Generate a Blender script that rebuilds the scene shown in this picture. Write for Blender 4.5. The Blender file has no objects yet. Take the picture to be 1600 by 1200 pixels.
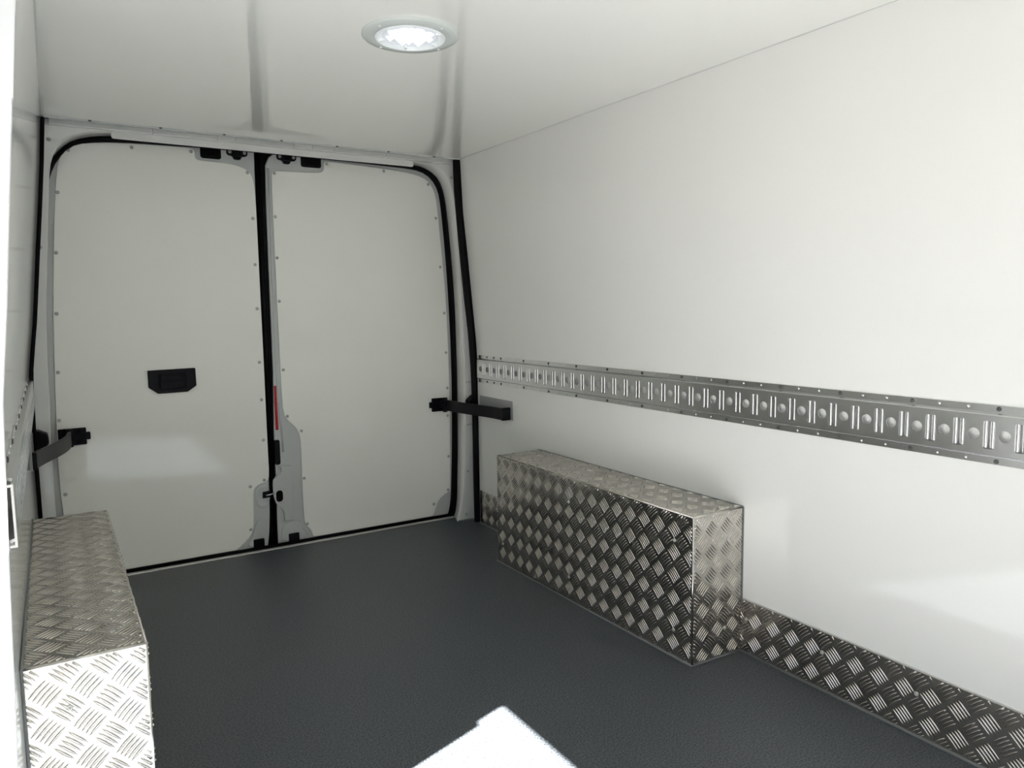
import bpy, bmesh, math, random
from mathutils import Vector, Matrix
from mathutils.geometry import tessellate_polygon
random.seed(7)
S = bpy.context.scene
COL = S.collection

# ------------------------------------------------------------------ camera
# van frame: x across (0.79 = centre line), y towards the rear doors, z up, floor z = 0 (metres)
cam_d = bpy.data.cameras.new('camera')
cam_d.sensor_width = 36.0
cam_d.lens = 1166.0 / 1600.0 * 36.0
cam_d.clip_start = 0.02
cam = bpy.data.objects.new('camera', cam_d)
COL.objects.link(cam)
cam.matrix_world = Matrix(((0.84986595, 0.06503495, -0.52297067, 0.0),
                           (-0.52684094, 0.08055006, -0.84613847, 0.0),
                           (-0.01290325, 0.99462664, 0.10271983, 1.0),
                           (0, 0, 0, 1)))
S.camera = cam

# ------------------------------------------------------------------ world, sun, exposure
SUN_DIR = Vector((1.0, 0.37, -1.514)).normalized()      # direction the sunlight travels
w = bpy.data.worlds.new('sky')
S.world = w
w.use_nodes = True
nt = w.node_tree
sky = nt.nodes.new('ShaderNodeTexSky')
sky.sky_type = 'NISHITA'
sky.sun_disc = False
sky.sun_elevation = math.asin(-SUN_DIR.z)
sky.sun_rotation = math.atan2(-SUN_DIR.x, -SUN_DIR.y)
sky.air_density = 1.0
sky.dust_density = 2.0
bg = nt.nodes['Background']
bg.inputs['Strength'].default_value = 0.18
nt.links.new(sky.outputs['Color'], bg.inputs['Color'])

sd = bpy.data.lights.new('sun', 'SUN')
sd.energy = 150.0
sd.angle = math.radians(0.6)
sd.color = (1.0, 0.965, 0.92)
sun = bpy.data.objects.new('sun', sd)
COL.objects.link(sun)
sun.rotation_euler = SUN_DIR.to_track_quat('-Z', 'Y').to_euler()
sun.location = (-3, -1, 5)

S.view_settings.view_transform = 'Standard'
S.view_settings.look = 'None'
S.view_settings.gamma = 1.0
S.view_settings.use_curve_mapping = False
S.view_settings.exposure = -0.25
S.cycles.max_bounces = 16
S.cycles.diffuse_bounces = 12
S.cycles.glossy_bounces = 6
S.cycles.sample_clamp_indirect = 20.0

# ------------------------------------------------------------------ materials
def mat(name, col, rough=0.5, metal=0.0, spec=0.5, coat=0.0, coat_rough=0.05, bump=None, speckle=None, emit=None):
    m = bpy.data.materials.new(name)
    m.use_nodes = True
    t = m.node_tree
    b = t.nodes['Principled BSDF']
    b.inputs['Base Color'].default_value = (*col, 1)
    b.inputs['Roughness'].default_value = rough
    b.inputs['Metallic'].default_value = metal
    b.inputs['Specular IOR Level'].default_value = spec
    b.inputs['Coat Weight'].default_value = coat
    b.inputs['Coat Roughness'].default_value = coat_rough
    if emit:
        b.inputs['Emission Color'].default_value = (*emit[0], 1)
        b.inputs['Emission Strength'].default_value = emit[1]
    tc = t.nodes.new('ShaderNodeTexCoord')
    if speckle:
        sc, lo, hi, c2 = speckle
        n = t.nodes.new('ShaderNodeTexNoise')
        n.inputs['Scale'].default_value = sc
        n.inputs['Detail'].default_value = 2.0
        t.links.new(tc.outputs['Object'], n.inputs['Vector'])
        r = t.nodes.new('ShaderNodeValToRGB')
        r.color_ramp.elements[0].position = lo
        r.color_ramp.elements[1].position = hi
        r.color_ramp.elements[0].color = (*col, 1)
        r.color_ramp.elements[1].color = (*c2, 1)
        t.links.new(n.outputs['Fac'], r.inputs['Fac'])
        t.links.new(r.outputs['Color'], b.inputs['Base Color'])
    if bump:
        sc, st, dist = bump
        n = t.nodes.new('ShaderNodeTexNoise')
        n.inputs['Scale'].default_value = sc
        n.inputs['Detail'].default_value = 1.5
        t.links.new(tc.outputs['Object'], n.inputs['Vector'])
        bp = t.nodes.new('ShaderNodeBump')
        bp.inputs['Strength'].default_value = st
        bp.inputs['Distance'].default_value = dist
        t.links.new(n.outputs['Fac'], bp.inputs['Height'])
        t.links.new(bp.outputs['Normal'], b.inputs['Normal'])
    return m

M_WALL = mat('wall_laminate', (0.785, 0.785, 0.755), 0.07, bump=(260, 0.10, 0.0004))  # lining laminate, colour lowered to offset strong light on the right wall
M_WALL_BOUNCE = mat('bounce_wall_laminate', (0.94, 0.94, 0.91), 0.07, bump=(260, 0.10, 0.0004))  # same laminate, colour lifted to bounce more light to the rear
M_CEIL = mat('ceiling_laminate', (0.945, 0.945, 0.895), 0.05, coat=0.7, coat_rough=0.03, bump=(2.0, 0.05, 0.003))
M_LINER = mat('door_liner', (0.955, 0.955, 0.895), 0.07, bump=(2.6, 0.30, 0.004))
M_PAINT = mat('white_body_paint', (0.74, 0.745, 0.72), 0.18, coat=0.4)
M_PAINT2 = mat('grey_white_body_paint', (0.56, 0.58, 0.57), 0.22, coat=0.3)
M_JAMB = mat('jamb_paint', (0.80, 0.81, 0.81), 0.3, coat=0.4)
M_FLOOR = mat('floor_vinyl', (0.014, 0.018, 0.022), 0.42, spec=0.5, bump=(260, 0.5, 0.0012),
              speckle=(240, 0.34, 0.68, (0.098, 0.110, 0.124)))
M_ALU = mat('tread_aluminium', (0.53, 0.50, 0.455), 0.19, 1.0, bump=(400, 0.06, 0.001),
            speckle=(14, 0.35, 0.75, (0.60, 0.575, 0.535)))
M_RAIL = mat('rail_aluminium', (0.66, 0.67, 0.67), 0.24, 1.0, bump=(500, 0.03, 0.001))
M_SEAL = mat('black_rubber', (0.003, 0.003, 0.0035), 0.55, spec=0.10)
M_BLACK = mat('black_plastic', (0.004, 0.0045, 0.006), 0.42, spec=0.14)
M_DGREY = mat('dark_grey_plastic', (0.026, 0.028, 0.029), 0.45, spec=0.30)
M_SCREW = mat('screw_steel', (0.48, 0.48, 0.46), 0.35, 0.6)
M_SCREWD = mat('screw_dark', (0.10, 0.10, 0.10), 0.4, 0.8)
M_CHROME = mat('chrome', (0.80, 0.80, 0.80), 0.1, 1.0)
M_RED = mat('red_reflector', (0.45, 0.006, 0.010), 0.25)
M_SILL = mat('sill_aluminium', (0.78, 0.78, 0.76), 0.3, 0.7)
M_BEAD = mat('grey_sealant', (0.17, 0.18, 0.18), 0.5)
M_PLATE = mat('grey_plate', (0.36, 0.37, 0.37), 0.35, 0.2)
M_GROUND = mat('asphalt_ground', (0.022, 0.022, 0.023), 0.9, speckle=(30, 0.3, 0.8, (0.034, 0.034, 0.035)))
M_RING = mat('lamp_ring', (0.62, 0.66, 0.64), 0.18, coat=0.3)
M_LED = mat('lamp_diffuser', (0.45, 0.46, 0.48), 0.3, emit=((0.90, 0.95, 1.0), 0.42))
M_LEDH = mat('lamp_led', (0.9, 0.9, 0.92), 0.3, emit=((0.95, 0.97, 1.0), 1.0))
M_CLEAR = mat('lamp_rim', (0.85, 0.88, 0.88), 0.12, emit=((0.9, 0.95, 1.0), 0.12))

# ------------------------------------------------------------------ helpers
def tag(o, label=None, cat=None, group=None, kind=None):
    if label: o['label'] = label
    if cat: o['category'] = cat
    if group: o['group'] = group
    if kind: o['kind'] = kind
    return o

def link(name, me, m, parent=None, kind=None):
    if m and not me.materials:
        me.materials.append(m)
    o = bpy.data.objects.new(name, me)
    COL.objects.link(o)
    if parent is not None:
        o.parent = parent
    if kind:
        o['kind'] = kind
    return o

def empty(name, loc=(0, 0, 0)):
    o = bpy.data.objects.new(name, None)
    COL.objects.link(o)
    o.location = loc
    o.empty_display_size = 0.1
    return o

def finish(bm, name, m, parent=None, kind=None, smooth=False, bevel=0.0, seg=2):
    bmesh.ops.remove_doubles(bm, verts=bm.verts, dist=1e-6)
    bmesh.ops.recalc_face_normals(bm, faces=bm.faces)
    me = bpy.data.meshes.new(name)
    bm.to_mesh(me)
    bm.free()
    if smooth:
        for p in me.polygons:
            p.use_smooth = True
    o = link(name, me, m, parent, kind)
    if bevel:
        b = o.modifiers.new('bevel', 'BEVEL')
        b.width = bevel
        b.segments = seg
        b.limit_method = 'ANGLE'
        b.angle_limit = math.radians(40)
        b.harden_normals = False
    return o

def box(bm, x0, x1, y0, y1, z0, z1):
    vs = [bm.verts.new(p) for p in ((x0, y0, z0), (x1, y0, z0), (x1, y1, z0), (x0, y1, z0),
                                    (x0, y0, z1), (x1, y0, z1), (x1, y1, z1), (x0, y1, z1))]
    for f in ((0, 3, 2, 1), (4, 5, 6, 7), (0, 1, 5, 4), (1, 2, 6, 5), (2, 3, 7, 6), (3, 0, 4, 7)):
        bm.faces.new([vs[i] for i in f])

def boxobj(name, dims, m, parent=None, kind=None, bevel=0.0, seg=2):
    bm = bmesh.new()
    box(bm, *dims)
    return finish(bm, name, m, parent, kind, bevel=bevel, seg=seg)

def chaikin(pts, n=1, closed=True):
    for _ in range(n):
        out = []
        L = len(pts)
        rng = range(L) if closed else range(L - 1)
        if not closed:
            out.append(pts[0])
        for i in rng:
            a, b = pts[i], pts[(i + 1) % L]
            out.append(tuple(a[k] * 0.75 + b[k] * 0.25 for k in range(len(a))))
            out.append(tuple(a[k] * 0.25 + b[k] * 0.75 for k in range(len(a))))
        if not closed:
            out.append(pts[-1])
        pts = out
    return pts

def prism_xz(bm, pts, y0, y1):
    """closed outline in the x-z plane, extruded from y0 to y1"""
    a = [bm.verts.new((p[0], y0, p[1])) for p in pts]
    b = [bm.verts.new((p[0], y1, p[1])) for p in pts]
    n = len(pts)
    bm.faces.new(a)
    bm.faces.new(list(reversed(b)))
    for i in range(n):
        bm.faces.new((a[i], b[i], b[(i + 1) % n], a[(i + 1) % n]))

def plate(name, pts, y0, y1, m, parent=None, kind=None, bevel=0.0, smooth_n=0):
    bm = bmesh.new()
    if smooth_n:
        pts = chaikin(pts, smooth_n)
    prism_xz(bm, pts, y0, y1)
    return finish(bm, name, m, parent, kind, bevel=bevel)

def rect_round(x0, x1, z0, z1, r, n=4):
    out = []
    for cx, cz, a0 in ((x1 - r, z1 - r, 0), (x0 + r, z1 - r, 90), (x0 + r, z0 + r, 180), (x1 - r, z0 + r, 270)):
        for k in range(n + 1):
            a = math.radians(a0 + 90 * k / n)
            out.append((cx + r * math.cos(a), cz + r * math.sin(a)))
    return out

def tube(bm, path, r, seg=10, caps=True):
    rings = []
    n = len(path)
    for i, p in enumerate(path):
        p = Vector(p)
        d = (Vector(path[min(i + 1, n - 1)]) - Vector(path[max(i - 1, 0)])).normalized()
        u = d.cross(Vector((0, 1, 0)))
        if u.length < 1e-3:
            u = d.cross(Vector((0, 0, 1)))
        u.normalize()
        v = d.cross(u)
        rings.append([bm.verts.new(p + (u * math.cos(2 * math.pi * k / seg) + v * math.sin(2 * math.pi * k / seg)) * r) for k in range(seg)])
    for a, b in zip(rings, rings[1:]):
        for k in range(seg):
            bm.faces.new((a[k], a[(k + 1) % seg], b[(k + 1) % seg], b[k]))
    if caps:
        bm.faces.new(list(reversed(rings[0])))
        bm.faces.new(rings[-1])

def interp(prof, z):
    for (z0, x0), (z1, x1) in zip(prof, prof[1:]):
        if z <= z1:
            return x0 + (x1 - x0) * (z - z0) / (z1 - z0)
    return prof[-1][1]

def screw_mesh(name, r, h, m, axis='y', sign=-1, seg=12):
    """domed screw head with a recessed socket; its dome points along sign*axis"""
    bm = bmesh.new()
    prof = [(r, 0.0), (r * 0.95, h * 0.5), (r * 0.66, h * 0.95), (r * 0.38, h), (r * 0.30, h * 0.45)]
    rings = []
    for rr, hh in prof:
        ring = []
        for k in range(seg):
            a = 2 * math.pi * k / seg
            c, s = rr * math.cos(a), rr * math.sin(a)
            ring.append(bm.verts.new({'y': (c, sign * hh, s), 'x': (sign * hh, c, s), 'z': (c, s, sign * hh)}[axis]))
        rings.append(ring)
    for a, b in zip(rings, rings[1:]):
        for k in range(seg):
            bm.faces.new((a[k], a[(k + 1) % seg], b[(k + 1) % seg], b[k]))
    bm.faces.new(rings[-1])
    bmesh.ops.recalc_face_normals(bm, faces=bm.faces)
    me = bpy.data.meshes.new(name)
    bm.to_mesh(me)
    bm.free()
    for p in me.polygons:
        p.use_smooth = True
    me.materials.append(m)
    return me

SCREW_Y = screw_mesh('screw_head_y', 0.0068, 0.003, M_SCREW, 'y', -1)

def at(name, me, loc, parent):
    o = bpy.data.objects.new(name, me)
    COL.objects.link(o)
    o.location = loc
    o.parent = parent
    return o

# ------------------------------------------------------------------ van shell
ZC = 1.650                     # ceiling
YE = 2.980                     # rear end of the wall linings
# lining profiles (z, x) at the rear end and further forward
WR_REAR = [(-0.02, 1.657), (0.35, 1.656), (0.78, 1.655), (0.86, 1.650), (1.0, 1.637), (1.229, 1.616), (1.425, 1.596), (1.66, 1.586)]
WR_FRONT = [(-0.02, 1.651), (0.35, 1.651), (0.78, 1.651), (0.86, 1.649), (1.0, 1.642), (1.229, 1.631), (1.425, 1.620), (1.66, 1.610)]
WL_REAR = [(-0.02, -0.072), (0.30, -0.072), (0.545, -0.072), (0.78, -0.068), (0.85, -0.060), (0.977, -0.043), (1.147, -0.026), (1.316, -0.008), (1.485, 0.009), (1.66, 0.023)]
WL_FRONT = [(-0.02, -0.078), (0.45, -0.077), (0.60, -0.072), (0.68, -0.067), (0.80, -0.066), (0.86, -0.062), (0.977, -0.052), (1.147, -0.038), (1.316, -0.019), (1.485, 0.000), (1.66, 0.018)]

def xr(y, z):
    t = (YE - y) / (YE - 0.7)
    return interp(WR_REAR, z) * (1 - t) + interp(WR_FRONT, z) * t

def xl(y, z):
    t = (YE - y) / (YE - 1.2)
    return interp(WL_REAR, z) * (1 - t) + interp(WL_FRONT, z) * t

def lining(name, fx, y0, y1, th, m=None):
    zs = [-0.02 + k * (ZC + 0.02) / 36 for k in range(37)]
    ys = [y0 + (y1 - y0) * k / 14 for k in range(15)]
    bm = bmesh.new()
    g = [[bm.verts.new((fx(y, z), y, z)) for z in zs] for y in ys]
    h = [[bm.verts.new((fx(y, z) + th, y, z)) for z in zs] for y in ys]
    for G in (g, h):
        for i in range(len(ys) - 1):
            for j in range(len(zs) - 1):
                bm.faces.new((G[i][j], G[i + 1][j], G[i + 1][j + 1], G[i][j + 1]))
    for i in range(len(ys) - 1):
        for j in (0, len(zs) - 1):
            bm.faces.new((g[i][j], h[i][j], h[i + 1][j], g[i + 1][j]))
    for j in range(len(zs) - 1):
        for i in (0, len(ys) - 1):
            bm.faces.new((g[i][j], g[i][j + 1], h[i][j + 1], h[i][j]))
    bm.normal_update()
    for e in bm.edges:
        e.smooth = len(e.link_faces) == 2 and e.calc_face_angle(4.0) < 0.6
    return finish(bm, name, m or M_WALL, kind='structure', smooth=True)

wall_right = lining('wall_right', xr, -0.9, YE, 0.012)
wall_left = lining('wall_left', xl, 1.214, YE, -0.012, M_WALL_BOUNCE)
boxobj('wall_front', (-0.2, 1.78, -0.93, -0.9, -0.02, 1.72), M_WALL_BOUNCE, kind='structure')
wlf = lining('wall_side', lambda y, z: interp(WL_FRONT, z), -0.9, -0.5, -0.012, M_WALL_BOUNCE)

floor = boxobj('floor', (-0.085, 1.668, -0.9, 3.118, -0.03, 0.0), M_FLOOR, kind='structure')
ceiling = boxobj('ceiling', (-0.03, 1.64, -0.9, YE + 0.004, ZC, ZC + 0.010), M_CEIL, kind='structure')
boxobj('ground', (-14, 14, -14, 14, -0.62, -0.60), M_GROUND, kind='structure')

# outer skins of the van body (keep daylight out everywhere but the side door opening)
boxobj('roof', (-0.222, 1.86, -0.95, 3.30, 1.71, 1.73), M_PAINT, kind='structure')
boxobj('wall_outer_right', (1.80, 1.82, -0.95, 3.30, -0.16, 1.73), M_PAINT, kind='structure')
boxobj('wall_outer_left', (-0.222, -0.202, 1.30, 3.30, -0.16, 1.73), M_PAINT, kind='structure')
boxobj('wall_outer_left.001', (-0.222, -0.202, -0.95, -0.5, -0.16, 1.73), M_PAINT, kind='structure')
boxobj('wall_back', (-0.25, 1.82, 3.27, 3.30, -0.16, 1.73), M_PAINT, kind='structure')
boxobj('floor_underbody', (-0.16, 1.82, -0.95, 3.30, -0.17, -0.14), M_DGREY, kind='structure')

# side door opening: header above and the sunlit rear jamb
lint = bmesh.new()
# header bottom outline along y with a rounded rear corner
hp = [(-0.5, 1.72), (-0.5, 1.65)] + [(1.08 + 0.14 * math.sin(math.radians(a)), 1.51 + 0.14 * math.cos(math.radians(a))) for a in range(0, 91, 10)] + [(1.225, 1.51), (1.225, 1.72)]
va = [lint.verts.new((-0.16, y, z)) for y, z in hp]
vb = [lint.verts.new((-0.085, y, z)) for y, z in hp]
lint.faces.new(va)
lint.faces.new(list(reversed(vb)))
for i in range(len(hp)):
    j = (i + 1) % len(hp)
    lint.faces.new((va[i], vb[i], vb[j], va[j]))
finish(lint, 'trim_1', M_JAMB, kind='structure')
boxobj('trim_2', (-0.10, 0.016, -0.5, 1.17, 1.652, 1.72), M_JAMB, kind='structure')
JAMB = [(-0.02, -0.080), (0.38, -0.075), (0.606, -0.067), (0.70, -0.064), (0.806, -0.060), (0.883, -0.057), (1.008, -0.044), (1.156, -0.031), (1.278, -0.020)]
JAMB_TOP = [(1.278, -0.020), (1.398, -0.010), (1.50, 0.000), (1.72, 0.018)]
jp = [(x, z) for z, x in JAMB] + [(-0.24, 1.278), (-0.24, -0.16), (-0.080, -0.16)]
plate('trim_3', jp, 1.180, 1.196, M_JAMB, kind='structure', bevel=0.002)
plate('trim_15', [(x, z) for z, x in JAMB_TOP] + [(-0.24, 1.72), (-0.24, 1.278)], 1.2095, 1.2135, M_JAMB, kind='structure', bevel=0.002)
plate('trim_sun_stop', [(x - 0.050, z) for z, x in JAMB_TOP] + [(-0.24, 1.72), (-0.24, 1.278)], 1.180, 1.209, M_JAMB, kind='structure')  # unseen block, added to cut short a stray sliver of sunlight
boxobj('trim_4', (-0.24, -0.082, 1.213, 1.30, -0.16, 1.73), M_JAMB, kind='structure')
boxobj('trim_5', (-0.16, -0.085, -0.5, 1.18, -0.16, -0.004), M_SILL, kind='structure')
# ------------------------------------------------------------------ rear frame, seals, header
# inner edge of the rear frame (x, z) at y 3.05, left foot -> top -> right foot
REV = [(-0.020, -0.01), (-0.020, 0.298), (-0.018, 0.528), (-0.012, 0.709), (-0.005, 0.976), (0.010, 1.151), (0.026, 1.347),
       (0.037, 1.476), (0.045, 1.520), (0.059, 1.555), (0.083, 1.590), (0.117, 1.613), (0.167, 1.631), (0.230, 1.640),
       (0.50, 1.645), (0.80, 1.646), (1.10, 1.645), (1.393, 1.641), (1.424, 1.641), (1.476, 1.634), (1.525, 1.614), (1.563, 1.575), (1.584, 1.518), (1.598, 1.434), (1.612, 1.176),
       (1.623, 0.884), (1.625, 0.587), (1.620, 0.346), (1.614, 0.224), (1.598, 0.073), (1.578, 0.009), (1.574, -0.01)]
# door seal (x, z) at y 3.15 : inner and outer lines
SEAL_IN = [(-0.010, -0.005), (-0.020, 0.082), (-0.024, 0.33), (-0.024, 0.58), (-0.018, 0.822), (-0.006, 1.062), (0.010, 1.269), (0.030, 1.444), (0.045, 1.500), (0.062, 1.535),
           (0.079, 1.558), (0.096, 1.579), (0.125, 1.600), (0.170, 1.613), (0.231, 1.621), (0.337, 1.627), (0.55, 1.631), (0.80, 1.632), (1.10, 1.631), (1.300, 1.627), (1.453, 1.624), (1.510, 1.609), (1.548, 1.577), (1.573, 1.530),
           (1.584, 1.444), (1.599, 1.269), (1.611, 1.062), (1.619, 0.822), (1.620, 0.578), (1.614, 0.331), (1.609, 0.206), (1.603, 0.082), (1.590, 0.016), (1.575, -0.01)]
SEAL_OUT = [(-0.030, -0.01), (-0.040, 0.079), (-0.043, 0.33), (-0.042, 0.58), (-0.036, 0.822), (-0.024, 1.062), (-0.006, 1.27), (0.014, 1.445), (0.030, 1.505), (0.048, 1.545),
            (0.072, 1.572), (0.089, 1.590), (0.113, 1.608), (0.150, 1.624), (0.211, 1.636), (0.316, 1.644), (0.55, 1.648), (0.80, 1.649), (1.10, 1.648), (1.301, 1.643), (1.454, 1.640), (1.517, 1.622), (1.561, 1.589), (1.586, 1.533),
            (1.600, 1.445), (1.616, 1.270), (1.631, 1.062), (1.636, 0.821), (1.637, 0.576), (1.633, 0.329), (1.628, 0.204), (1.624, 0.079), (1.612, 0.004), (1.600, -0.01)]
REV = chaikin(REV, 2, False)
SEAL_IN = chaikin(SEAL_IN, 2, False)
SEAL_OUT = chaikin(SEAL_OUT, 2, False)

def resample(pts, n):
    d = [0.0]
    for a, b in zip(pts, pts[1:]):
        d.append(d[-1] + math.dist(a, b))
    out, i = [], 0
    for k in range(n):
        s = d[-1] * k / (n - 1)
        while i < len(d) - 2 and d[i + 1] < s:
            i += 1
        t = (s - d[i]) / max(d[i + 1] - d[i], 1e-9)
        out.append(tuple(pts[i][q] + (pts[i + 1][q] - pts[i][q]) * t for q in (0, 1)))
    return out

N = 150
rv, si, so = resample(REV, N), resample(SEAL_IN, N), resample(SEAL_OUT, N)
bm = bmesh.new()
def outer(p):
    # where the flat front of the frame meets the body behind the seals and the ceiling
    x, z = p
    if z > 1.60 and 0.10 < x < 1.50:
        return (x, 1.71)
    if x < 0.8:
        return (-0.10, min(z + max(0.0, (z - 1.40)) * 0.5, 1.71))
    return (1.72, min(z + max(0.0, (z - 1.40)) * 0.5, 1.71))
rows = []
for p, q in zip(rv, so):
    ox, oz = outer(p)
    dx, dz = ox - p[0], oz - p[1]
    L = math.hypot(dx, dz)
    e = min(0.006, L * 0.3)
    rows.append([(ox, 3.05, oz), (p[0] + dx / L * e, 3.05, p[1] + dz / L * e), (p[0] + dx / L * e * 0.3, 3.0518, p[1] + dz / L * e * 0.3), (p[0], 3.056, p[1]),
                 (p[0] * 0.35 + q[0] * 0.65, 3.11, p[1] * 0.35 + q[1] * 0.65), (q[0], 3.15, q[1]), (q[0], 3.19, q[1])])
vr = [[bm.verts.new(c) for c in r] for r in rows]
for a, b in zip(vr, vr[1:]):
    for k in range(len(a) - 1):
        bm.faces.new((a[k], a[k + 1], b[k + 1], b[k]))
frame = finish(bm, 'trim_6', M_PAINT, kind='structure')
frame['label'] = 'white painted rear door frame pillars and header'
for p in frame.data.polygons:
    p.use_smooth = True
for x, z in ((0.042, 1.588), (-0.006, 1.224), (1.579, 1.580), (1.621 + 0.006, 1.213), (1.635, 0.234), (1.622, 0.028)):
    at('screw', SCREW_Y, (x, 3.050, z), frame)
# stepped cover strips on the two pillars, joints between pressed sections
for z, x0, x1 in ((0.655, 1.628, 1.655), (0.455, 1.628, 1.655)):
    boxobj('pressed_step', (x0, x1 + 0.02, 3.040, 3.049, z - 0.002, z + 0.002), M_PAINT2, frame, bevel=0.001)

bm = bmesh.new()                                   # weatherstrip: rounded rubber lip
rows = []
for p, q in zip(si, so):
    m_ = ((p[0] + q[0]) / 2, (p[1] + q[1]) / 2)
    rows.append([bm.verts.new((q[0], 3.172, q[1])), bm.verts.new((q[0], 3.145, q[1])), bm.verts.new((m_[0], 3.134, m_[1])),
                 bm.verts.new((p[0], 3.143, p[1])), bm.verts.new((p[0], 3.172, p[1]))])
for a, b in zip(rows, rows[1:]):
    for k in range(4):
        bm.faces.new((a[k], a[k + 1], b[k + 1], b[k]))
ws = finish(bm, 'trim_7', M_SEAL, kind='structure', smooth=True)
ws['label'] = 'black rubber weatherstrip around the rear door opening'

# black edge seals closing the ends of the two side wall linings
def edge_seal(name, inner, outer_, y0, y1, label):
    bm = bmesh.new()
    rows = []
    for (xi, z), (xo, zo) in zip(inner, outer_):
        xm = (xi + xo) / 2
        rows.append([bm.verts.new(c) for c in ((xo, y1, zo), (xo, y0 + 0.004, zo), (xm, y0, (z + zo) / 2), (xi, y0 + 0.008, z), (xi, y1, z))])
    for a, b in zip(rows, rows[1:]):
        for k in range(4):
            bm.faces.new((a[k], a[k + 1], b[k + 1], b[k]))
    bm.faces.new(rows[0])
    bm.faces.new(rows[-1])
    o = finish(bm, name, M_SEAL, kind='structure')
    o['label'] = label
    return o
zs = [0.004, 0.12, 0.235, 0.40, 0.534, 0.64, 0.74, 0.81, 0.886, 0.97, 1.059, 1.17, 1.285, 1.40, 1.506, 1.57, 1.645]
RI = [(0.0, 1.633), (0.235, 1.631), (0.534, 1.632), (0.74, 1.627), (0.886, 1.617), (1.059, 1.598), (1.285, 1.577), (1.506, 1.560), (1.66, 1.557)]
edge_seal('trim_8', [(interp(RI, z), z) for z in zs], [(xr(YE, z) + 0.002, z) for z in zs], 2.974, 2.992, 'black rubber edge seal at the end of the right wall lining')
edge_seal('trim_9', [(xl(YE, z) + 0.0125, z) for z in zs], [(xl(YE, z) - 0.002, z) for z in zs], 2.974, 3.0, 'black rubber edge seal at the end of the left wall lining')

# header strip under the ceiling edge: pressed sections with joints
hx = [0.045, 0.365, 0.585, 0.650, 0.870, 0.945, 1.035, 1.260, 1.575]
head = empty('trim_10', (0.8, 3.03, 1.65))
head['kind'] = 'structure'
for a, b in zip(hx, hx[1:]):
    o = boxobj('header_panel', (a + 0.0006, b - 0.0006, 3.022, 3.049, 1.635, 1.655), M_PAINT, bevel=0.0015)
    o.parent = head
    o.matrix_parent_inverse = Matrix.Translation((-0.8, -3.03, -1.65))
lip = plate('header_lip', rect_round(0.232, 1.395, 1.611, 1.637, 0.008), 3.046, 3.052, M_PAINT, bevel=0.0015)
lip.parent = head
lip.matrix_parent_inverse = Matrix.Translation((-0.8, -3.03, -1.65))
und = boxobj('header_shadow_gap', (0.03, 1.60, 3.000, 3.045, 1.6555, 1.662), M_SEAL)
und.parent = head
und.matrix_parent_inverse = Matrix.Translation((-0.8, -3.03, -1.65))
CLIP = screw_mesh('clip_head', 0.0065, 0.004, M_SCREWD, 'z', -1, 8)
for x in (0.165, 0.385, 0.60, 0.81, 1.03, 1.25, 1.46):
    at('ceiling_clip', CLIP, (x, 2.978, ZC), ceiling)
# thin grey edge profile under the rear ceiling edge
boxobj('edge_profile', (0.03, 1.585, YE - 0.004, YE + 0.010, ZC - 0.004, ZC + 0.012), M_PAINT2, ceiling, bevel=0.001)

# sill
sill = boxobj('trim_11', (-0.02, 1.60, 3.118, 3.140, -0.02, 0.003), M_SILL, kind='structure', bevel=0.001)
boxobj('trim_12', (-0.03, 1.61, 3.140, 3.20, -0.03, 0.004), M_SEAL, kind='structure')
bm = bmesh.new()
tube(bm, [(-0.02, 3.155, 0.006), (1.60, 3.155, 0.006)], 0.007, 8)
finish(bm, 'trim_13', M_SEAL, kind='structure', smooth=True)

# ------------------------------------------------------------------ rear doors
P1 = [(0.06, 1.492), (0.066, 1.528), (0.077, 1.557), (0.097, 1.584), (0.13, 1.603), (0.201, 1.615), (0.3, 1.622), (0.404, 1.625), (0.507, 1.627), (0.521, 1.621), (0.525, 1.609), (0.525, 1.594), (0.53, 1.585), (0.544, 1.582), (0.589, 1.581), (0.658, 1.579), (0.704, 1.569), (0.731, 1.551), (0.742, 1.515), (0.746, 1.459), (0.747, 1.331), (0.747, 1.093), (0.748, 0.854), (0.748, 0.601), (0.748, 0.412), (0.749, 0.308), (0.741, 0.284), (0.703, 0.275), (0.685, 0.261), (0.68, 0.232), (0.677, 0.119), (0.671, 0.078), (0.647, 0.046), (0.606, 0.014), (0.590, 0.012), (0.387, 0.012), (0.191, 0.012), (0.010, 0.012), (0.005, 0.025), (0.005, 0.147), (0.003, 0.261), (-0.002, 0.332), (-0.002, 0.483), (0.004, 0.662), (0.009, 0.809), (0.021, 1.055), (0.037, 1.271), (0.05, 1.414)]
P2 = [(0.814, 1.555), (0.817, 1.563), (0.826, 1.566), (0.938, 1.570), (0.999, 1.573), (1.02, 1.575), (1.03, 1.583), (1.033, 1.595), (1.035, 1.614), (1.038, 1.622), (1.044, 1.624), (1.217, 1.618), (1.387, 1.61), (1.466, 1.599), (1.511, 1.582), (1.538, 1.553), (1.555, 1.508), (1.563, 1.436), (1.577, 1.27), (1.592, 1.102), (1.599, 0.934), (1.603, 0.761), (1.604, 0.562), (1.601, 0.299), (1.598, 0.130), (1.595, 0.121), (1.567, 0.109), (1.533, 0.086), (1.517, 0.044), (1.502, 0.014), (1.490, 0.012), (1.204, 0.012), (0.930, 0.012), (0.923, 0.016), (0.917, 0.041), (0.905, 0.059), (0.89, 0.07), (0.886, 0.143), (0.887, 0.382), (0.886, 0.461), (0.869, 0.502), (0.832, 0.537), (0.819, 0.565), (0.815, 0.661), (0.814, 0.825), (0.813, 1.062), (0.813, 1.277), (0.813, 1.468)]
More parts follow.
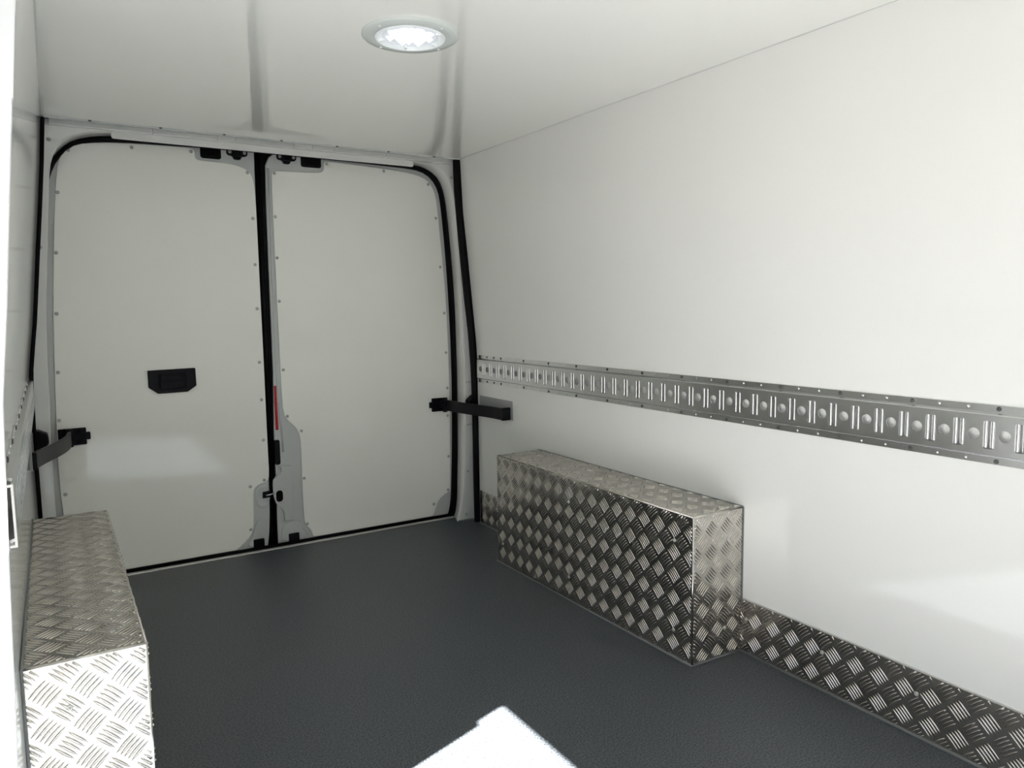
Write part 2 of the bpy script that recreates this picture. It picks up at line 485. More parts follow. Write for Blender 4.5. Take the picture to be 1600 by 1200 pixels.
G1 = [(0.752, 1.66), (0.751, 1.552), (0.75, 1.459), (0.749, 1.093), (0.749, 0.412), (0.749, 0.275), (0.748, 0.171), (0.742, 0.068), (0.733, -0.003), (0.733, -0.012)]
G2 = [(0.845, 1.66), (0.827, 1.635), (0.807, 1.62), (0.793, 1.587), (0.789, 1.402), (0.787, 1.012), (0.786, 0.746), (0.778, 0.476), (0.777, 0.30), (0.774, 0.169), (0.773, 0.063), (0.773, -0.012)]
S1 = [(0.1, 1.579), (0.306, 1.608), (0.512, 1.613), (0.719, 1.55), (0.732, 1.37), (0.732, 1.185), (0.732, 1.006), (0.059, 1.428), (0.041, 1.214), (0.028, 0.997), (0.731, 0.786), (0.732, 0.63), (0.732, 0.461), (0.728, 0.292), (0.670, 0.271), (0.664, 0.089), (0.019, 0.785), (0.011, 0.609), (0.013, 0.334)]
S2 = [(0.826, 1.556), (1.046, 1.613), (1.303, 1.604), (1.518, 1.562), (1.553, 1.412), (1.57, 1.189), (1.585, 0.975), (1.59, 0.789), (0.822, 1.381), (0.822, 1.214), (0.823, 1.036), (1.593, 0.621), (1.592, 0.489), (1.591, 0.291), (1.585, 0.128), (1.508, 0.069), (0.827, 0.75), (0.835, 0.552), (0.892, 0.484), (0.895, 0.277), (0.900, 0.074)]

YF, YP = 3.170, 3.1625          # front of the pressed inner door skin, front of the liner sheet

def rear_door(name, panel, frame_pts, screws):
    d = empty(name, (0, 0, 0))
    d['kind'] = 'structure'
    plate('inner_skin', frame_pts, YF, 3.25, M_PAINT2, d, bevel=0.006)
    pl = plate('liner_panel', panel, YP, YP + 0.004, M_LINER, d, bevel=0.001, smooth_n=1)
    for x, z in screws:
        at('screw', SCREW_Y, (x, YP, z), d)
    return d

f1 = [(-0.09, -0.012), (-0.09, 1.66)] + G1
f2 = [(1.69, 1.66), (1.69, -0.012)] + list(reversed(G2))
door_1 = rear_door('door_1', P1, f1, S1)
door_2 = rear_door('door_2', P2, f2, S2)
door_1['label'] = 'left rear door lined in white with a black pull handle'
door_2['label'] = 'right rear door lined in white with the lock cover'

# black rubber between the two doors
plate('centre_weatherstrip', [(0.742, -0.01), (0.742, 1.66), (0.835, 1.66), (0.796, 1.585), (0.792, 1.0), (0.790, 0.70), (0.782, 0.47), (0.782, -0.01)], 3.178, 3.235, M_SEAL, door_2)
bm = bmesh.new()
tube(bm, [(0.764, 3.178, 1.655), (0.765, 3.178, 0.9), (0.764, 3.178, 0.0)], 0.0125, 10)
finish(bm, 'rubber_lip', M_SEAL, door_2, smooth=True)
# pressed ridge along the closing edge of the right door
bm = bmesh.new()
tube(bm, [(0.803, 3.170, 1.575), (0.801, 3.170, 1.2), (0.800, 3.170, 0.72), (0.806, 3.170, 0.56), (0.814, 3.170, 0.40)], 0.0045, 8)
finish(bm, 'pressed_ridge', M_PAINT2, door_2, smooth=True)

# pull handle on the left door
hd = plate('pull_handle', [(0.311, 0.775), (0.482, 0.777), (0.483, 0.707), (0.450, 0.685), (0.344, 0.684), (0.311, 0.709)], YP - 0.010, YP + 0.001, M_BLACK, door_1, bevel=0.003)
bm = bmesh.new()                                   # raised rim round the finger recess
inn = rect_round(0.356, 0.440, 0.702, 0.756, 0.008)
out = rect_round(0.346, 0.450, 0.694, 0.765, 0.012)
a = [bm.verts.new((x, YP - 0.013, z)) for x, z in inn]
b = [bm.verts.new((x, YP - 0.0095, z)) for x, z in out]
c = [bm.verts.new((x, YP - 0.0095, z)) for x, z in inn]
for i in range(len(inn)):
    j = (i + 1) % len(inn)
    bm.faces.new((a[i], a[j], b[j], b[i]))
    bm.faces.new((a[i], c[i], c[j], a[j]))
finish(bm, 'recess_rim', M_BLACK, hd)
boxobj('finger_flap', (0.358, 0.438, YP - 0.0125, YP - 0.009, 0.729, 0.754), M_BLACK, hd, bevel=0.002)

# black catches at the top of each door
def top_catch(d, x0, x1, label):
    c_ = plate('catch_housing', rect_round(x0, x1, 1.593, 1.648, 0.010), YF - 0.004, YF + 0.004, M_BLACK, d, bevel=0.002)
    c_['label'] = label
    plate('catch_pocket', rect_round(x0 + 0.010, x1 - 0.010, 1.603, 1.630, 0.005), YF - 0.0055, YF - 0.003, M_SEAL, c_, bevel=0.001)
top_catch(door_1, 0.546, 0.623, 'black recessed catch housing')
top_catch(door_2, 0.938, 1.024, 'black recessed catch housing')

def top_latch(d, xc):
    l_ = plate('latch_plate', chaikin([(xc - 0.040, 1.613), (xc - 0.040, 1.637), (xc - 0.020, 1.637), (xc - 0.018, 1.646), (xc + 0.018, 1.646), (xc + 0.020, 1.637),
                              (xc + 0.040, 1.637), (xc + 0.040, 1.613), (xc + 0.015, 1.609), (xc + 0.013, 1.597), (xc - 0.015, 1.597), (xc - 0.017, 1.609)], 1),
               YF - 0.010, YF + 0.001, M_BLACK, d, bevel=0.002)
    boxobj('latch_block', (xc - 0.016, xc + 0.016, YF - 0.024, YF - 0.009, 1.608, 1.640), M_BLACK, l_, bevel=0.003)
    for s in (-1, 1):
        at('bolt', SCREW_Y, (xc + s * 0.028, YF - 0.010, 1.625), l_)
top_latch(door_1, 0.683)
top_latch(door_2, 0.878)

# lower closing edge, left door: pressed recess with striker
rc = bmesh.new()
ro = chaikin([(0.690, 0.264), (0.747, 0.276), (0.748, 0.170), (0.690, 0.172)], 2)
ri_ = chaikin([(0.699, 0.252), (0.7485, 0.262), (0.7488, 0.184), (0.699, 0.186)], 2)
a = [rc.verts.new((x, YF - 0.0005, z)) for x, z in ro]
b = [rc.verts.new((x * 0.5 + y_ * 0.5, YF - 0.004, z * 0.5 + w_ * 0.5)) for (x, z), (y_, w_) in zip(ro, ri_)]
c = [rc.verts.new((x, YF + 0.0005 - 0.001, z)) for x, z in ri_]
for A_, B_ in ((a, b), (b, c)):
    for i in range(len(A_)):
        j = (i + 1) % len(A_)
        rc.faces.new((A_[i], A_[j], B_[j], B_[i]))
rc.faces.new(c)
finish(rc, 'striker_recess', M_PAINT2, door_1, smooth=True)
st = plate('striker_plate', [(0.720, 0.240), (0.751, 0.242), (0.750, 0.214), (0.719, 0.213)], YF - 0.006, YF, M_BLACK, door_1, bevel=0.001)
bm = bmesh.new()
tube(bm, [(0.731, YF - 0.006, 0.227), (0.731, YF - 0.020, 0.228), (0.738, YF - 0.024, 0.229), (0.760, YF - 0.022, 0.232), (0.766, YF - 0.012, 0.232)], 0.0032, 8)
finish(bm, 'striker_loop', M_CHROME, st, smooth=True)

# right door: red reflector, black lock body, pressed lock cover
plate('red_reflector', [(0.7865, 0.684), (0.7955, 0.684), (0.797, 0.497), (0.7855, 0.497)], YF - 0.003, YF + 0.001, M_RED, door_2)['label'] = 'red reflector strip on the door edge'
plate('lock_body', rect_round(0.776, 0.799, 0.349, 0.455, 0.008), YF - 0.006, YF + 0.02, M_BLACK, door_2, bevel=0.002)
lc = plate('lock_cover', chaikin([(0.790, 0.345), (0.842, 0.338), (0.842, 0.338), (0.838, 0.102), (0.838, 0.102), (0.804, 0.104), (0.804, 0.104), (0.803, 0.152), (0.763, 0.187), (0.759, 0.281), (0.770, 0.295), (0.796, 0.312), (0.800, 0.330)], 2),
           YF - 0.014, YF + 0.001, M_PAINT2, door_2, bevel=0.006)
plate('lock_cover_hole', rect_round(0.7715, 0.800, 0.191, 0.240, 0.013), YF - 0.0155, YF - 0.006, M_SEAL, lc, bevel=0.001)
# pressed panels below the lock
for nm, pts, d in (('pressed_panel', [(0.800, 0.090), (0.880, 0.092), (0.878, 0.060), (0.892, 0.046), (0.905, 0.012), (0.785, 0.010), (0.790, 0.060)], door_2),
                   ('pressed_panel', [(0.690, 0.130), (0.738, 0.135), (0.733, 0.060), (0.727, 0.010), (0.640, 0.012), (0.672, 0.060)], door_1)):
    plate(nm, chaikin(pts, 2), YF - 0.006, YF + 0.001, M_PAINT2, d, bevel=0.005)
plate('buffer', rect_round(0.672, 0.716, 0.002, 0.044, 0.004), YF - 0.014, YF, M_BLACK, door_1, bevel=0.002)
plate('buffer', rect_round(0.819, 0.863, 0.002, 0.044, 0.004), YF - 0.014, YF, M_BLACK, door_2, bevel=0.002)
at('bolt', screw_mesh('bolt_small', 0.003, 0.002, M_SCREW), (0.828, YF - 0.014, 0.120), lc)

# ------------------------------------------------------------------ door check arms
def strap(bm, path, z0, z1, th):
    """flat bar standing on edge along an x-y path"""
    n = len(path)
    L, R = [], []
    for i, p in enumerate(path):
        a, b = Vector(path[max(i - 1, 0)]), Vector(path[min(i + 1, n - 1)])
        d = (b - a).normalized()
        nrm = Vector((-d.y, d.x))
        L.append(Vector(p) + nrm * th / 2)
        R.append(Vector(p) - nrm * th / 2)
    sec = [[bm.verts.new((q[i].x, q[i].y, z)) for q, z in ((L, z0), (R, z0), (R, z1), (L, z1))] for i in range(n)]
    for a, b in zip(sec, sec[1:]):
        for k in range(4):
            bm.faces.new((a[k], a[(k + 1) % 4], b[(k + 1) % 4], b[k]))
    bm.faces.new(sec[0])
    bm.faces.new(list(reversed(sec[-1])))

BOLT_D = screw_mesh('hinge_bolt', 0.008, 0.002, M_SEAL, 'y', -1)
def check_arm(label, side, path, plate_x, tabdir, wall_pts, block):
    t = empty('door_check_arm', (path[0][0], path[0][1], 0.545))
    tag(t, label, 'door arm', 'door check arms')
    base = Matrix.Translation((-path[0][0], -path[0][1], -0.545))
    def adopt(o):
        o.parent = t
        o.matrix_parent_inverse = base
        return o
    bm = bmesh.new()
    strap(bm, chaikin(path, 2, False), 0.521, 0.571, 0.012)
    adopt(finish(bm, 'arm', M_DGREY if side < 0 else M_BLACK, bevel=0.002))
    x0, x1 = plate_x
    hp_ = adopt(plate('hinge_plate', rect_round(x0, x1, 0.514, 0.577, 0.004), YP - 0.010, YP - 0.0005, M_BLACK, bevel=0.002))
    xt = x1 if tabdir > 0 else x0
    tab = adopt(plate('hinge_tab', rect_round(min(xt - 0.008, xt + tabdir * 0.013), max(xt + 0.008, xt + tabdir * 0.013), 0.532, 0.560, 0.004), YP - 0.012, YP - 0.0005, M_BLACK, bevel=0.002))
    for bx, bz in ((0.3, 0.545), (0.72, 0.562), (0.72, 0.528)):
        xb = x0 + (x1 - x0) * (bx if tabdir > 0 else 1 - bx)
        o = at('bolt', BOLT_D, (xb, YP - 0.010, bz), t)
        o.matrix_parent_inverse = base
    # knuckle joining plate and arm
    bm = bmesh.new()
    kx = path[-1][0]
    tube(bm, [(kx, 3.128, 0.513), (kx, 3.128, 0.580)], 0.011, 12)
    adopt(finish(bm, 'hinge_knuckle', M_BLACK, smooth=False))
    boxobj_ = adopt(boxobj('hinge_link', (min(kx, (x0 + x1) / 2), max(kx, (x0 + x1) / 2), 3.124, YP - 0.006, 0.532, 0.562), M_BLACK, bevel=0.003))
    # rubber block on the pillar
    adopt(plate('pillar_block', block, 2.998, 3.052, M_BLACK, bevel=0.004))
    # lining cut-out plate on the side wall
    y0, y1, z0, z1 = wall_pts
    fx = xr if side > 0 else xl
    bm = bmesh.new()
    s = -side
    q = [(fx(y, z) + s * d, y, z) for d in (0.0005, 0.0030) for y, z in ((y0, z0), (y1, z0), (y1, z1), (y0, z1))]
    vs = [bm.verts.new(p) for p in q]
    for f in ((0, 1, 2, 3), (4, 5, 6, 7), (0, 1, 5, 4), (1, 2, 6, 5), (2, 3, 7, 6), (3, 0, 4, 7)):
        bm.faces.new([vs[i] for i in f])
    adopt(finish(bm, 'wall_plate', M_PLATE))
    # end stop of the arm at the wall
    ex, ey = path[0]
    bm = bmesh.new()
    wx = fx(ey, 0.545)
    box(bm, min(ex - 0.006, wx), max(ex + 0.006, wx), ey - 0.012, ey + 0.004, 0.519, 0.573)
    adopt(finish(bm, 'end_stop', M_BLACK, bevel=0.003))
    return t

check_arm('black door check arm joining the right rear door to the right wall', 1,
          [(1.617, 2.700), (1.612, 2.79), (1.592, 2.89), (1.572, 3.0), (1.566, 3.07), (1.562, 3.125)], (1.507, 1.572), -1,
          (2.672, 2.955, 0.519, 0.601), [(1.628, 0.540), (1.628, 0.572), (1.655, 0.594), (1.70, 0.594), (1.70, 0.540)])
check_arm('curved charcoal door check arm on the left rear door above the left wheel arch box', -1,
          [(-0.062, 2.712), (-0.046, 2.77), (-0.025, 2.83), (0.001, 2.90), (0.023, 2.98), (0.035, 3.05), (0.039, 3.120)], (0.004, 0.094), 1,
          (2.68, 2.955, 0.519, 0.601), [(-0.10, 0.532), (-0.10, 0.598), (-0.052, 0.598), (-0.026, 0.584), (-0.024, 0.552), (-0.040, 0.534)])

# ------------------------------------------------------------------ lashing rails
PITCH = 0.0605
def rail(label, side, y_rear, y_front, first_slot, dz=0.0, proud=None):
    """top-hat rail with E slots; built for the right wall, mirrored for the left"""
    fx = xr if side > 0 else xl
    s = -side
    t = empty('lashing_rail', (fx(2.0, 0.72), 2.0, 0.662))
    tag(t, label, 'rail', 'lashing rails')
    inv = Matrix.Translation((-t.location.x, -2.0, -0.662))
    def X(y, d):
        return fx(y, 0.68) + s * d
    Z0, Z1, Z2, Z3 = 0.662 + dz, 0.680 + dz, 0.767 + dz, 0.785 + dz
    RAISE = 0.0135
    n = 0
    while first_slot - n * PITCH - PITCH / 2 > y_front + 0.005:
        n += 1
    # flanges and webs (solid strips)
    def strip(name, prof):
        bm = bmesh.new()
        k = 12
        rows = []
        for i in range(k + 1):
            y = y_rear + (y_front - y_rear) * i / k
            rows.append([bm.verts.new((X(y, d), y, z)) for d, z in prof])
        m_ = len(prof)
        for a, b in zip(rows, rows[1:]):
            for q in range(m_):
                bm.faces.new((a[q], a[(q + 1) % m_], b[(q + 1) % m_], b[q]))
        bm.faces.new(rows[0])
        bm.faces.new(rows[-1])
        o = finish(bm, name, M_RAIL)
        o.parent = t
        o.matrix_parent_inverse = inv
        return o
    T = 0.003
    strip('lower_flange', [(0.0003, Z0), (T, Z0), (T, Z1 - T), (RAISE - 0.002, Z1), (RAISE, Z1 + 0.002), (RAISE, Z1 + 0.008), (RAISE - T, Z1 + 0.008), (RAISE - T, Z1 + 0.004), (0.0003, Z1 + 0.001)])
    strip('upper_flange', [(0.0003, Z3), (T, Z3), (T, Z2 + T), (RAISE - 0.002, Z2), (RAISE, Z2 - 0.002), (RAISE, Z2 - 0.008), (RAISE - T, Z2 - 0.008), (RAISE - T, Z2 - 0.004), (0.0003, Z2 - 0.001)])
    # slotted channel face
    zm = (Z1 + Z2) / 2
    SW, SH, HR = 0.0115, 0.029, 0.0122
    bm = bmesh.new()
    rims = []
    for i in range(n):
        yc = first_slot - i * PITCH
        ya = y_rear if i == 0 else yc + PITCH * 0.79
        yb = y_front if i == n - 1 else yc - PITCH * 0.21
        polys = []
        sl = polys.append
        # cell runs from ya (rear) to yb (front) and holds the hole behind the slot, then the slot
        sl([(ya, Z1 + 0.008), (ya, Z2 - 0.008), (yb, Z2 - 0.008), (yb, Z1 + 0.008)])
        yh = yc + PITCH / 2
        if yh + HR < ya - 0.0005:
            hp_ = [(yh + HR * math.cos(2 * math.pi * k / 18), zm + HR * math.sin(2 * math.pi * k / 18)) for k in range(18)]
            sl(hp_)
            rims.append(hp_)
        if yc - SW - 0.0005 <= yb:
            continue
        sp = rect_round(yc - SW, yc + SW, zm - SH, zm + SH, 0.003, 2)
        sl(sp)
        rims.append(sp)
        flat = [p for poly in polys for p in poly]
        vv = [bm.verts.new((X(p[0], RAISE), p[0], p[1])) for p in flat]
        for tri in tessellate_polygon([[Vector((p[0], p[1], 0)) for p in poly] for poly in polys]):
            bm.faces.new([vv[q] for q in tri])
    for r_ in rims:                                  # rolled-in rims of slots and holes
        a = [bm.verts.new((X(p[0], RAISE), p[0], p[1])) for p in r_]
        b = [bm.verts.new((X(p[0], RAISE - 0.0035), p[0], p[1])) for p in r_]
        for k in range(len(r_)):
            q = (k + 1) % len(r_)
            bm.faces.new((a[k], a[q], b[q], b[k]))
    o = finish(bm, 'channel_face', M_RAIL)
    o.parent = t
    o.matrix_parent_inverse = inv
    if proud:                                        # raised channel runs on past the jamb edge to its cut end
        ye, xa = proud
        xb = X(y_front, RAISE)
        bm = bmesh.new()
        box(bm, min(xb, xb - s * T), max(xb, xb - s * T), ye, y_front + 0.004, Z1 + 0.001, Z2 - 0.001)
        box(bm, min(xa, xb - s * T), max(xa, xb - s * T), ye, 1.1795, Z1 + 0.001, Z1 + 0.001 + T)
        box(bm, min(xa, xb - s * T), max(xa, xb - s * T), ye, 1.1795, Z2 - 0.001 - T, Z2 - 0.001)
        o = finish(bm, 'cut_end', M_RAIL)
        o.parent = t
        o.matrix_parent_inverse = inv
    # rolled lips inside each slot
    bm = bmesh.new()
    for sg in (-1, 1):
        rows = []
        for k in range(7):
            a = math.pi * k / 6
            yy = sg * (SW - 0.0045 + 0.0045 * math.cos(a))
            xx = s * (RAISE - 0.0005 - 0.0055 * math.sin(a))
            rows.append([bm.verts.new((xx, yy, z)) for z in (-SH + 0.001, SH - 0.001)])
        for a, b in zip(rows, rows[1:]):
            bm.faces.new((a[0], a[1], b[1], b[0]))
    bmesh.ops.recalc_face_normals(bm, faces=bm.faces)
    lipm = bpy.data.meshes.new('slot_lip')
    bm.to_mesh(lipm)
    bm.free()
    for p in lipm.polygons:
        p.use_smooth = True
    lipm.materials.append(M_RAIL)
    ax = screw_mesh('rail_screw', 0.0052, 0.0022, M_SCREWD, 'x', s, 10)
    rv_ = screw_mesh('rail_hole', 0.0032, 0.0012, M_CHROME, 'x', s, 8)  # bright domed discs in place of the small flange holes
    for i in range(n):
        yc = first_slot - i * PITCH
        if yc - SW < y_front + 0.002:
            continue
        lo = at('slot_lip', lipm, (fx(yc, 0.68), yc, zm), t)
        lo.matrix_parent_inverse = inv
        big = i < 3 or i % 3 == 2
        for z in ((Z0 + Z1 - T) / 2 - 0.001, (Z2 + Z3 + T) / 2 + 0.001):
            r_ = at('screw' if big else 'flange_hole', ax if big else rv_, (X(yc - 0.012, T), yc - 0.012, z), t)
            r_.matrix_parent_inverse = inv
    return t

rail('long slotted aluminium lashing rail on the bright right wall', 1, 2.958, -0.4, 2.895)
rail('slotted aluminium lashing rail seen edge-on along the left wall', -1, 2.958, 1.215, 2.895, 0.008, (1.174, -0.0625))

# ------------------------------------------------------------------ tread plate
PH, PV = 0.0625, 0.0662
def tread(name, org, U, V, W, u0, u1, v0, v1, pu, pv, su, sv, parent, adir=1):
    """quintet pattern: five lens-shaped bars per group, groups alternate +-45 deg. org + u*U + v*V, height along W"""
    U, V, W, org = Vector(U), Vector(V), Vector(W), Vector(org)
    verts, faces = [], []
    HL, HW, HH, SP = 0.0200, 0.0027, 0.0019, 0.0078
    m = 0.0025
    def bar(cu, cv, d):
        # clip the bar's centre line against the sheet
        t0, t1 = -HL, HL
        for c_, dd, lo, hi in ((cu, d[0], u0 + m, u1 - m), (cv, d[1], v0 + m, v1 - m)):
            a, b = (lo - c_) / dd, (hi - c_) / dd
            if a > b:
                a, b = b, a
            t0, t1 = max(t0, a), min(t1, b)
        if t1 - t0 < 0.006:
            return
        n_ = (-d[1], d[0])
        base = len(verts)
        def add(t, k, h):
            u, v = cu + d[0] * t + n_[0] * k, cv + d[1] * t + n_[1] * k
            verts.append(tuple(org + U * u + V * v + W * h))
        st = [-0.98, -0.6, 0.0, 0.6, 0.98]
        for q in st:
            t = min(max(q * HL, t0), t1)
            f = max(1 - (q * 0.995) ** 2, 0.02)
            wq, hq = HW * f ** 0.75, HH * f ** 0.45
            add(t, -wq, 0.0)
            add(t, -wq * 0.45, hq * 0.92)
            add(t, wq * 0.45, hq * 0.92)
            add(t, wq, 0.0)
        for i in range(len(st) - 1):
            for k in range(3):
                faces.append((base + i * 4 + k, base + i * 4 + k + 1, base + (i + 1) * 4 + k + 1, base + (i + 1) * 4 + k))
        faces.append((base, base + 1, base + 2, base + 3))
        e_ = base + (len(st) - 1) * 4
        faces.append((e_, e_ + 3, e_ + 2, e_ + 1))
    r = math.sqrt(0.5)
    for off, d in ((0.0, (r, r * adir)), (0.5, (r, -r * adir))):
        i0 = int(math.floor((u0 - su) / pu)) - 1
        i1 = int(math.ceil((u1 - su) / pu)) + 1
        j0 = int(math.floor((v0 - sv) / pv)) - 1
        j1 = int(math.ceil((v1 - sv) / pv)) + 1
        for i in range(i0, i1 + 1):
            for j in range(j0, j1 + 1):
                gu, gv = su + (i + off) * pu, sv + (j + off) * pv
                for k in range(-2, 3):
                    bar(gu - d[1] * k * SP, gv + d[0] * k * SP, d)
    me = bpy.data.meshes.new(name)
    me.from_pydata(verts, [], faces)
    bm = bmesh.new()
    bm.from_mesh(me)
    bmesh.ops.recalc_face_normals(bm, faces=bm.faces)
    bm.to_mesh(me)
    bm.free()
    for p in me.polygons:
        p.use_smooth = True
    o = link(name, me, M_ALU, parent, 'stuff')
    return o

SCR_X = {s: screw_mesh('plate_screw_x', 0.0055, 0.002, M_SCREW, 'x', s, 10) for s in (-1, 1)}
SCR_Yp = screw_mesh('plate_screw_y', 0.0055, 0.002, M_SCREW, 'y', -1, 10)
SCR_Z = screw_mesh('plate_screw_z', 0.0055, 0.002, M_SCREW, 'z', 1, 10)

def bead(parent, pts, r=0.0045):
    bm = bmesh.new()
    tube(bm, pts, r, 8)
    return finish(bm, 'sealant_bead', M_BEAD, parent, smooth=True)

def arch_box(label, side, xi, y0, y1, ztop, lat_side, lat_top, lat_end):
    """xi: inner face x; the box runs from there to the side wall"""
    t = empty('wheel_arch_box', (0, 0, 0))
    tag(t, label, 'wheel arch box', 'tread plate wheel arch boxes')
    s = -side                                        # direction the inner face looks
    fx = xr if side > 0 else xl
    xw = fx((y0 + y1) / 2, 0.3) - side * 0.001
    a, b = sorted((xi, xw))
    E_ = 0.0035
    sp = boxobj('side_panel', (min(xi, xi - s * 0.003), max(xi, xi - s * 0.003), y0 + E_, y1 - E_, 0.001, ztop - E_), M_ALU, t)
    tp = boxobj('top_panel', (a + (E_ if side > 0 else 0), b - (0 if side > 0 else E_), y0 + E_, y1 - E_, ztop - 0.003, ztop), M_ALU, t)
    ep = boxobj('end_panel', (a + (E_ if side > 0 else 0), b - (0 if side > 0 else E_), y0, y0 + 0.003, 0.001, ztop - E_), M_ALU, t)
    rp = boxobj('end_panel', (a + (E_ if side > 0 else 0), b - (0 if side > 0 else E_), y1 - 0.003, y1, 0.001, ztop - E_), M_ALU, t)
    # folded corners
    xe = xi - s * E_
    bm = bmesh.new()
    tube(bm, [(xe, y0 + E_, ztop - E_), (xe, y1 - E_, ztop - E_)], E_, 12)
    finish(bm, 'folded_edge', M_ALU, t, smooth=True)
    bm = bmesh.new()
    tube(bm, [(xe, y0 + E_, 0.001), (xe, y0 + E_, ztop - E_)], E_, 12)
    finish(bm, 'folded_edge', M_ALU, t, smooth=True)
    bm = bmesh.new()
    tube(bm, [(xe, y0 + E_, ztop - E_), (xw, y0 + E_, ztop - E_)], E_, 12)
    finish(bm, 'folded_edge', M_ALU, t, smooth=True)
    bm = bmesh.new()
    tube(bm, [(xe, y1 - E_, 0.001), (xe, y1 - E_, ztop - E_)], E_, 12)
    finish(bm, 'folded_edge', M_ALU, t, smooth=True)
    tread('tread_pattern', (xi, 0, 0), (0, 1, 0), (0, 0, 1), (s, 0, 0), y0 + E_, y1 - E_, 0.001, ztop - E_, PH, PV, lat_side[0], lat_side[1], sp, 1)
    tread('tread_pattern', (0, 0, ztop), (1, 0, 0), (0, 1, 0), (0, 0, 1), a + (E_ if side > 0 else 0), b - (0 if side > 0 else E_), y0 + E_, y1 - E_, 0.0615, 0.0615, lat_top[0], lat_top[1], tp, 1)
    tread('tread_pattern', (0, y0, 0), (1, 0, 0), (0, 0, 1), (0, -1, 0), a + (E_ if side > 0 else 0), b - (0 if side > 0 else E_), 0.001, ztop - E_, 0.0605, PV, lat_end[0], lat_end[1], ep, 1)
    for yy in (y0 + 0.073, (y0 + y1) / 2 + 0.05, y1 - 0.04):
        for zz in (0.080, 0.342):
            at('screw', SCR_X[s], (xi, yy, zz), sp)
    for zz in (0.082, 0.342):
        at('screw', SCR_Yp, ((xi + xw) / 2 + side * 0.03, y0, zz), ep)
    for yy in (y0 + 0.085, y0 + 0.42, y1 - 0.12):
        at('screw', SCR_Z, (xi - s * 0.05, yy, ztop), tp)
    bead(t, [(xi + s * 0.002, y1, 0.001), (xi + s * 0.002, y0 - 0.002, 0.001), (xw, y0 - 0.002, 0.001)])
    bead(t, [(xw, y0 - 0.001, 0.003), (xw, y0 - 0.001, ztop)], 0.0025)
    bead(t, [(xw + s * 0.001, y0, ztop), (xw + s * 0.001, y1, ztop)], 0.0025)
    return t

arch_box('tread plate wheel arch box along the right wall below the long rail', 1, 1.456, 1.426, 2.478, 0.425, (1.5, 0.042), (1.50, 1.781), (1.494, 0.018))
arch_box('tread plate wheel arch box in the near left corner beside the bright door jamb', -1, 0.112, 1.405, 2.445, 0.425, (1.5, 0.042), (-0.033, 1.477), (0.017, 0.375))

def kick(label, y0, y1, side=1):
    t = empty('kick_plate', (0, 0, 0))
    tag(t, label, 'kick plate', 'tread plate kick plates')
    fx = xr if side > 0 else xl
    xw = min(fx(y0, 0.05), fx(y1, 0.05)) - 0.0005
    sh = boxobj('sheet', (xw - 0.0025, xw, y0, y1, 0.001, 0.156), M_ALU, t, bevel=0.0006)
    tread('tread_pattern', (xw - 0.0025, 0, 0), (0, 1, 0), (0, 0, 1), (-1, 0, 0), y0, y1, 0.001, 0.156, 0.0622, 0.067, 1.371, 0.036, sh, 1)
    y = 1.402
    while y > y0:
        if y < y1:
            at('screw', SCR_X[-1], (xw - 0.0025, y, 0.101), sh)
        y -= 0.2475
    if y1 > 2.5:
        at('screw', SCR_X[-1], (xw - 0.0025, 2.92, 0.098), sh)
    bead(t, [(xw - 0.004, y0, 0.001), (xw - 0.004, y1, 0.001)])
    return t
kick('long tread plate kick plate along the right wall in front of the wheel arch box', -0.4, 1.4255)
kick('short tread plate kick plate between the wheel arch box and the right rear pillar', 2.479, 2.968)
bm = bmesh.new()
tube(bm, [(1.665, 2.98, 0.001), (1.662, 3.046, 0.001), (1.580, 3.047, 0.001), (1.590, 3.112, 0.001)], 0.0045, 8)
finish(bm, 'trim_14', M_BEAD, kind='structure', smooth=True)['label'] = 'grey sealant bead at the foot of the right rear pillar'

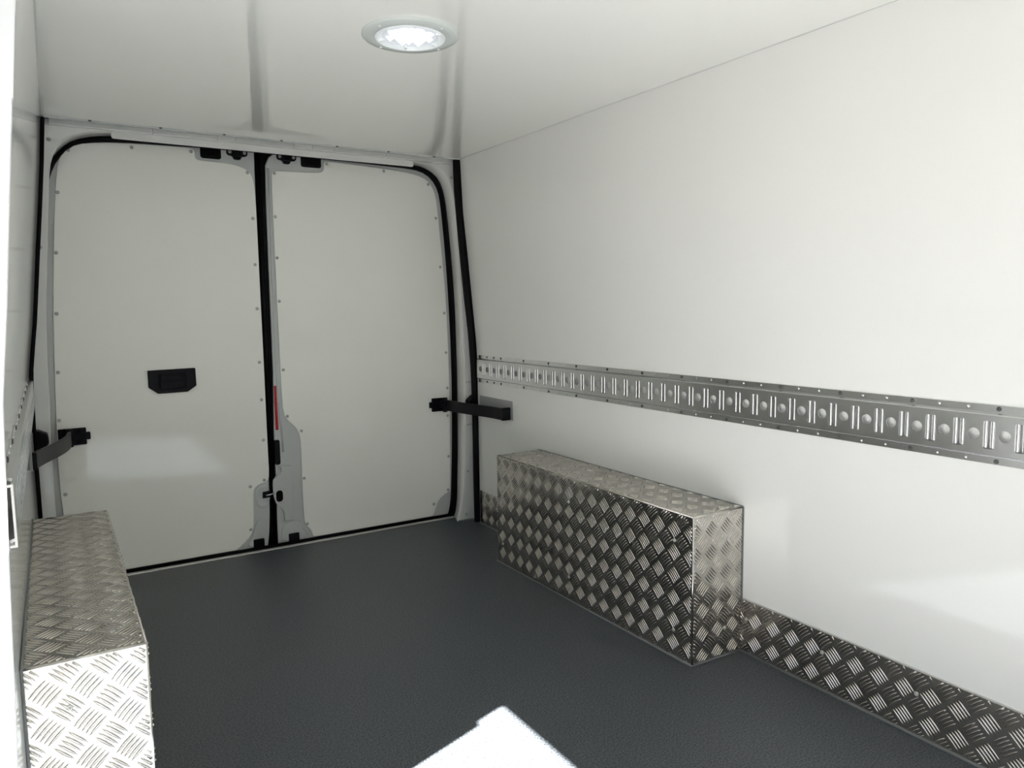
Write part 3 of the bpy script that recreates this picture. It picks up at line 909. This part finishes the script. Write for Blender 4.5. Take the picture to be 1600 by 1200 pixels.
# ------------------------------------------------------------------ ceiling lamp
LX, LY = 0.780, 1.704
lamp = empty('ceiling_lamp', (LX, LY, ZC))
tag(lamp, 'round recessed ceiling lamp with a lit cluster of bright leds', 'lamp')
def lathe(bm, prof, seg=48):
    rings = [[bm.verts.new((r * math.cos(2 * math.pi * k / seg), r * math.sin(2 * math.pi * k / seg), z)) for k in range(seg)] for r, z in prof]
    for a, b in zip(rings, rings[1:]):
        for k in range(seg):
            bm.faces.new((a[k], a[(k + 1) % seg], b[(k + 1) % seg], b[k]))
    return rings
bm = bmesh.new()
lathe(bm, [(0.1145, 0.0), (0.1145, -0.004), (0.112, -0.0065), (0.086, -0.0085), (0.083, -0.0075)])
finish(bm, 'bezel', M_RING, lamp, smooth=True)
bm = bmesh.new()
lathe(bm, [(0.084, -0.0085), (0.0825, -0.0105), (0.080, -0.010), (0.079, -0.003), (0.064, -0.0015)])
finish(bm, 'lens_rim', M_CLEAR, lamp, smooth=True)
bm = bmesh.new()
lathe(bm, [(0.066, -0.001), (0.066, -0.006), (0.062, -0.0065)])
finish(bm, 'inner_rim', M_LED, lamp, smooth=True)
bm = bmesh.new()
rg = lathe(bm, [(0.063, -0.0015), (0.001, -0.0012)])
bm.faces.new(rg[-1])
finish(bm, 'diffuser', M_LED, lamp)
bm = bmesh.new()
ctr = bm.verts.new((0, 0, -0.011))
rim = [bm.verts.new((0.0115 * math.cos(math.pi / 2 * k), 0.0115 * math.sin(math.pi / 2 * k), -0.0018)) for k in range(4)]
for k in range(4):
    bm.faces.new((ctr, rim[k], rim[(k + 1) % 4]))
ledm = bpy.data.meshes.new('led_lens')
bm.to_mesh(ledm)
bm.free()
ledm.materials.append(M_LEDH)
for i in range(-4, 5):
    for j in range(-4, 5):
        x, y = (i - j) * 0.0122, (i + j) * 0.0122
        if math.hypot(x, y) < 0.052:
            at('led_lens', ledm, (x, y, 0), lamp)
for k in range(4):
    a = math.radians(22 + 90 * k)
    at('screw', screw_mesh('lamp_screw', 0.004, 0.002, M_JAMB, 'z', -1, 8), (0.100 * math.cos(a), 0.100 * math.sin(a), -0.0075), lamp)
for k in range(6):
    a = math.radians(15 + 60 * k)
    c_ = boxobj('clip', (-0.003, 0.003, -0.008, 0.008, -0.009, -0.002), M_CLEAR, lamp, bevel=0.001)
    c_.location = (0.0725 * math.cos(a), 0.0725 * math.sin(a), 0)
    c_.rotation_euler = (0, 0, a - math.pi / 2)

# thin grey lines where the ceiling meets the side linings
for nm, fx_, ya, yb in (('trim_17', xr, -0.88, YE), ('trim_18', xl, 1.22, YE)):
    bm = bmesh.new()
    tube(bm, [(fx_(ya + (yb - ya) * k / 8, ZC), ya + (yb - ya) * k / 8, ZC) for k in range(9)], 0.0016, 8)
    finish(bm, nm, M_PAINT2, kind='structure', smooth=True)
